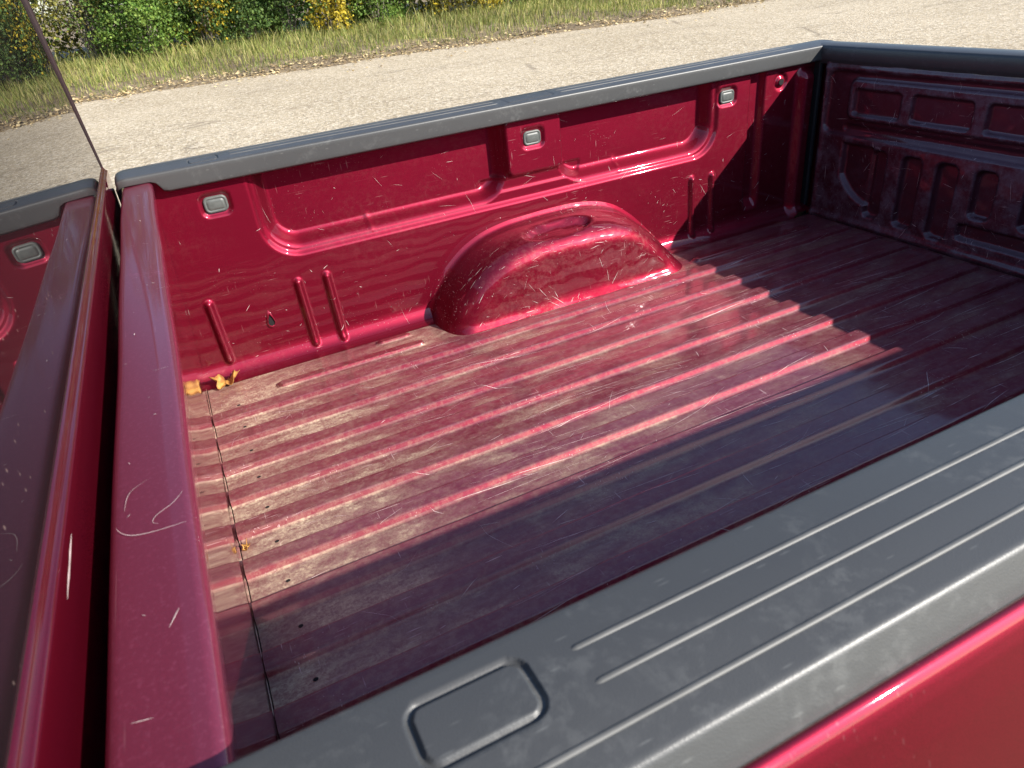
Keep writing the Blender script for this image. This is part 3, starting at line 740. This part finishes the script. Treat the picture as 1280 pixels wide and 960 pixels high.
# cab body: side profile extruded with tumblehome
outline = [(-.056, -.32), (-.050, .545), (-.075, ZG), (-.12, 1.035), (-.30, 1.075), (-1.1, 1.085), (-1.55, 1.03), (-2.15, .60), (-2.25, .56), (-3.35, .47), (-3.5, .36), (-3.52, -.15), (-3.40, -.32)]
def half(z): return .955-.16*max(0, z-.5)/.55 if z > .5 else .955-.02*max(0, .1-z)
n = len(outline); V = []
for sg in (-1, 1):
    for x, z in outline: V.append((x-.006, YC+sg*(half(z)-.03), z))
F = [(i, (i+1) % n, n+(i+1) % n, n+i) for i in range(n)]
F = [f for i, f in enumerate(F) if i not in (0, 1)]      # the back is the panel and the window
F += [tuple(range(n))[::-1], tuple(range(n, 2*n))]
bevel(part('cab_shell', V, F, M['paint_clean'], truck, False), .03, 3)
for sg in (-1, 1):
    q = [(-.22, .60), (-.24, .98), (-1.35, .99), (-1.98, .62)]
    part('side_window', [(x, YC+sg*(half(z)-.024), z) for x, z in q], [(0, 1, 2, 3) if sg > 0 else (3, 2, 1, 0)], M['glass'], truck, False)
q = [(-1.62, .99), (-2.13, .635)]
part('windscreen', [(q[0][0]-.03, .03, q[0][1]+.02), (q[0][0]-.03, 1.45, q[0][1]+.02), (q[1][0]-.03, 1.55, q[1][1]+.02), (q[1][0]-.03, -.07, q[1][1]+.02)], [(0, 1, 2, 3)], M['glass'], truck, False)

# ------------------------------------------------------------------ scratches as fine lines lying on the sheet metal
def ribbons(surf, starts, lens, dirs, widths, curls, lift=.0006, step=.004):
    V, F = [], []
    for (u, v), ln, a, wd, cu in zip(starts, lens, dirs, widths, curls):
        n = max(3, int(ln/step)); P = []
        for k in range(n+1):
            P.append((u, v)); a += cu*step*40*random.uniform(.4, 1.6); u += math.cos(a)*ln/n; v += math.sin(a)*ln/n
        P = np.array(P); Q = surf(P[:, 0], P[:, 1])
        e = 1e-3; du = (surf(P[:, 0]+e, P[:, 1])-Q); dv = (surf(P[:, 0], P[:, 1]+e)-Q)
        nr = np.cross(du, dv); nr /= np.linalg.norm(nr, axis=1)[:, None]+1e-12
        to = np.array([cam_pos[0], cam_pos[1], cam_pos[2]-BED])-Q
        nr *= np.sign((nr*to).sum(1))[:, None]
        T = np.gradient(Q, axis=0); S = np.cross(nr, T); S /= np.linalg.norm(S, axis=1)[:, None]+1e-12
        tp = wd*np.sin(np.linspace(.15, np.pi-.15, n+1))[:, None]*rng.uniform(.6, 1.3, (n+1, 1))
        b = len(V)
        for q in np.stack([Q+nr*lift+S*tp/2, Q+nr*lift-S*tp/2], 1).reshape(-1, 3): V.append(q)
        F += [(b+2*k, b+2*k+1, b+2*k+3, b+2*k+2) for k in range(n)]
    return np.array(V), F
def add_scratches(parent, surf, N, ulo, uhi, vlo, vhi, lmin, lmax, wmax, along=None, world=False):
    st, ln, dr, wd, cu = [], [], [], [], []
    for _ in range(N):
        st.append((random.uniform(ulo, uhi), random.uniform(vlo, vhi)))
        ln.append(lmin+(lmax-lmin)*random.random()**3); dr.append(random.gauss(0, .35) if along and random.random() < along else random.uniform(0, 6.28))
        wd.append(.0003+wmax*random.random()**2.5); cu.append(random.gauss(0, .16) if random.random() < .3 else random.gauss(0, .035))
    V, F = ribbons(surf, st, ln, dr, wd, cu)
    o = link_mesh('scratches', V, F, M['scratch'], parent, False); o['kind'] = 'stuff'; return o
arc_s = FR*np.pi/2
add_scratches(wall, lambda x, s: wall_pt(x, s), 110, .01, 1.95, .05, .49, .005, .06, .0008)
add_scratches(wall, lambda x, s: wall_pt(x, s), 110, .01, 1.95, .06, .26, .003, .022, .0014)
add_scratches(floor, lambda x, y: np.stack([x, y, floor_z(x, y)], -1), 330, .01, 1.98, .05, 1.44, .005, .10, .0009, .6)
def long_scratches(N, wmax):
    st, ln, dr, wd, cu = [], [], [], [], []
    for _ in range(N):
        st.append((random.uniform(.35, 1.75), random.uniform(.2, 1.36))); ln.append(random.uniform(.03, .26)); dr.append(random.gauss(0, .07))
        wd.append(.0003+wmax*random.random()**2); cu.append(random.gauss(0, .012))
    keep = [i for i in range(N) if st[i][0]+ln[i] < 2.0]
    V, F = ribbons(lambda x, y: np.stack([x, y, floor_z(x, y)], -1), *[[q[i] for i in keep] for q in (st, ln, dr, wd, cu)], step=.008)
    link_mesh('drag_marks', V, F, M['scratch'], floor, False)['kind'] = 'stuff'
long_scratches(240, .0008)
WV, _ = well_mesh(); WV = WV.reshape(-1, len(O), 3)
def well_pt(u, v):                              # bilinear lookup on the wheel well pressing
    fu = np.clip(u, 0, .999)*(len(O)-1); fv = np.clip(v, 0, .999)*(len(WV)-1)
    i, j = fu.astype(int), fv.astype(int); a, b = (fu-i)[:, None], (fv-j)[:, None]
    return (WV[j, i]*(1-a)+WV[j, i+1]*a)*(1-b)+(WV[j+1, i]*(1-a)+WV[j+1, i+1]*a)*b
st = [(random.uniform(.05, .95), random.uniform(.3, .95)) for _ in range(150)]
V, F = ribbons(well_pt, st, [.008+.05*random.random()**2 for _ in st], [random.uniform(0, 6.28) for _ in st], [.0003+.0009*random.random()**2 for _ in st], [random.gauss(0, .05) for _ in st])
link_mesh('scratches', V, F, M['scratch'], well, False)['kind'] = 'stuff'
add_scratches(gate, lambda y, z: gate_pt(y, z), 170, .55, 1.48, .01, .47, .006, .06, .0012)
def head_pt(x, y): return np.stack([x, y, .5232+.0006*np.sin(y*4.2+x*30)], -1)
add_scratches(header, head_pt, 26, -.008, .03, .02, 1.45, .003, .02, .0009)
def hero(parent, surf, pts, wd):
    P = np.array(pts, float); d = np.concatenate([[0], np.cumsum(np.linalg.norm(np.diff(P, axis=0), axis=1))]); t = np.linspace(0, d[-1], 26)
    P = np.stack([np.interp(t, d, P[:, k]) for k in range(2)], -1)
    for _ in range(6): P[1:-1] = .5*P[1:-1]+.25*(P[:-2]+P[2:])
    Q = surf(P[:, 0], P[:, 1]); T = np.gradient(Q, axis=0); S = np.cross(T, [0, 0, 1]); S /= np.linalg.norm(S, axis=1)[:, None]
    w_ = wd*np.sin(np.linspace(.3, np.pi-.3, 26))[:, None]; Q[:, 2] += .0006
    V = np.stack([Q+S*w_/2, Q-S*w_/2], 1).reshape(-1, 3)
    o = link_mesh('scratch', V, [(2*k, 2*k+1, 2*k+3, 2*k+2) for k in range(25)], M['scratch'], parent, False)
hero(header, head_pt, [(-.016, .226), (-.012, .216), (-.004, .209), (.006, .206), (.018, .2045), (.034, .204)], .0005)
hero(header, head_pt, [(.014, .2135), (.0105, .2145), (.0095, .219), (.012, .2245), (.017, .2285), (.024, .2325), (.029, .238), (.034, .247)], .0004)
hero(header, head_pt, [(-.010, .245), (-.0085, .262), (-.005, .272), (.008, .281)], .00035)

P = [(.218, .538, .0002), (.208, .5375, .0009), (.196, .537, .0013), (.184, .536, .0010), (.172, .5355, .0014), (.160, .535, .0008), (.150, .534, .0002)]
V = [(-.0411, y, z+d*w_) for y, z, w_ in P for d in (1, -1)]
part('paint_chip', V, [(2*k, 2*k+1, 2*k+3, 2*k+2) for k in range(6)], M['scratch'], truck, False)

# ------------------------------------------------------------------ the leaf caught in the front corner of the bed
def crumpled_leaf(name, label, x, y, z, size, seed, rot):
    rr = random.Random(seed); V = [(0, 0, .010)]; n = 44
    for ring in (.35, .7, 1.0):
        for k in range(n):
            a = 2*math.pi*k/n
            lob = (.62+.38*abs(math.cos(2.5*a))**.8+.08*math.sin(9*a+seed))*ring
            cur = .75*ring**2*(.6+.5*math.sin(2*a+seed))+.20*math.sin(5*a)*ring+rr.uniform(-.05, .05)
            V.append((math.cos(a)*lob*size, math.sin(a)*lob*size*.8, abs(cur)*size+.001))
    F = [(0, 1+k, 1+(k+1) % n) for k in range(n)]
    for q in range(2):
        F += [(1+q*n+k, 1+(q+1)*n+k, 1+(q+1)*n+(k+1) % n, 1+q*n+(k+1) % n) for k in range(n)]
    s = NT('dry_yellow_leaf'); ob = s.tc.outputs['Object']
    s.set(Base_Color=s.mix(s.mr(s.noise(ob, 60, 4), .38, .62), (.42, .22, .045), (.26, .11, .025)), Roughness=.7)
    root = bpy.data.objects.new(name, None); C.objects.link(root); root.location = (x, y, z); root.rotation_euler = (0, 0, rot)
    root['label'] = label; root['category'] = 'leaf'
    o = link_mesh('blade', V, F, s.m, root)
    so = o.modifiers.new('thick', 'SOLIDIFY'); so.thickness = .0006
    link_mesh('stalk', *tube([(size*.3, 0, .004), (size*.9, size*.05, .010), (size*1.35, size*.18, .014)], [.0012, .0010, .0008], 5), s.m, root)
crumpled_leaf('fallen_leaf', 'crumpled orange yellow leaf caught in the front corner of the bed', .050, 1.488, BED+.003, .036, 3, .5)
crumpled_leaf('leaf_fragment', 'tiny yellow leaf fragment beside the front edge of the bed floor', .010, .815, BED+.0005, .009, 5, 1.1)
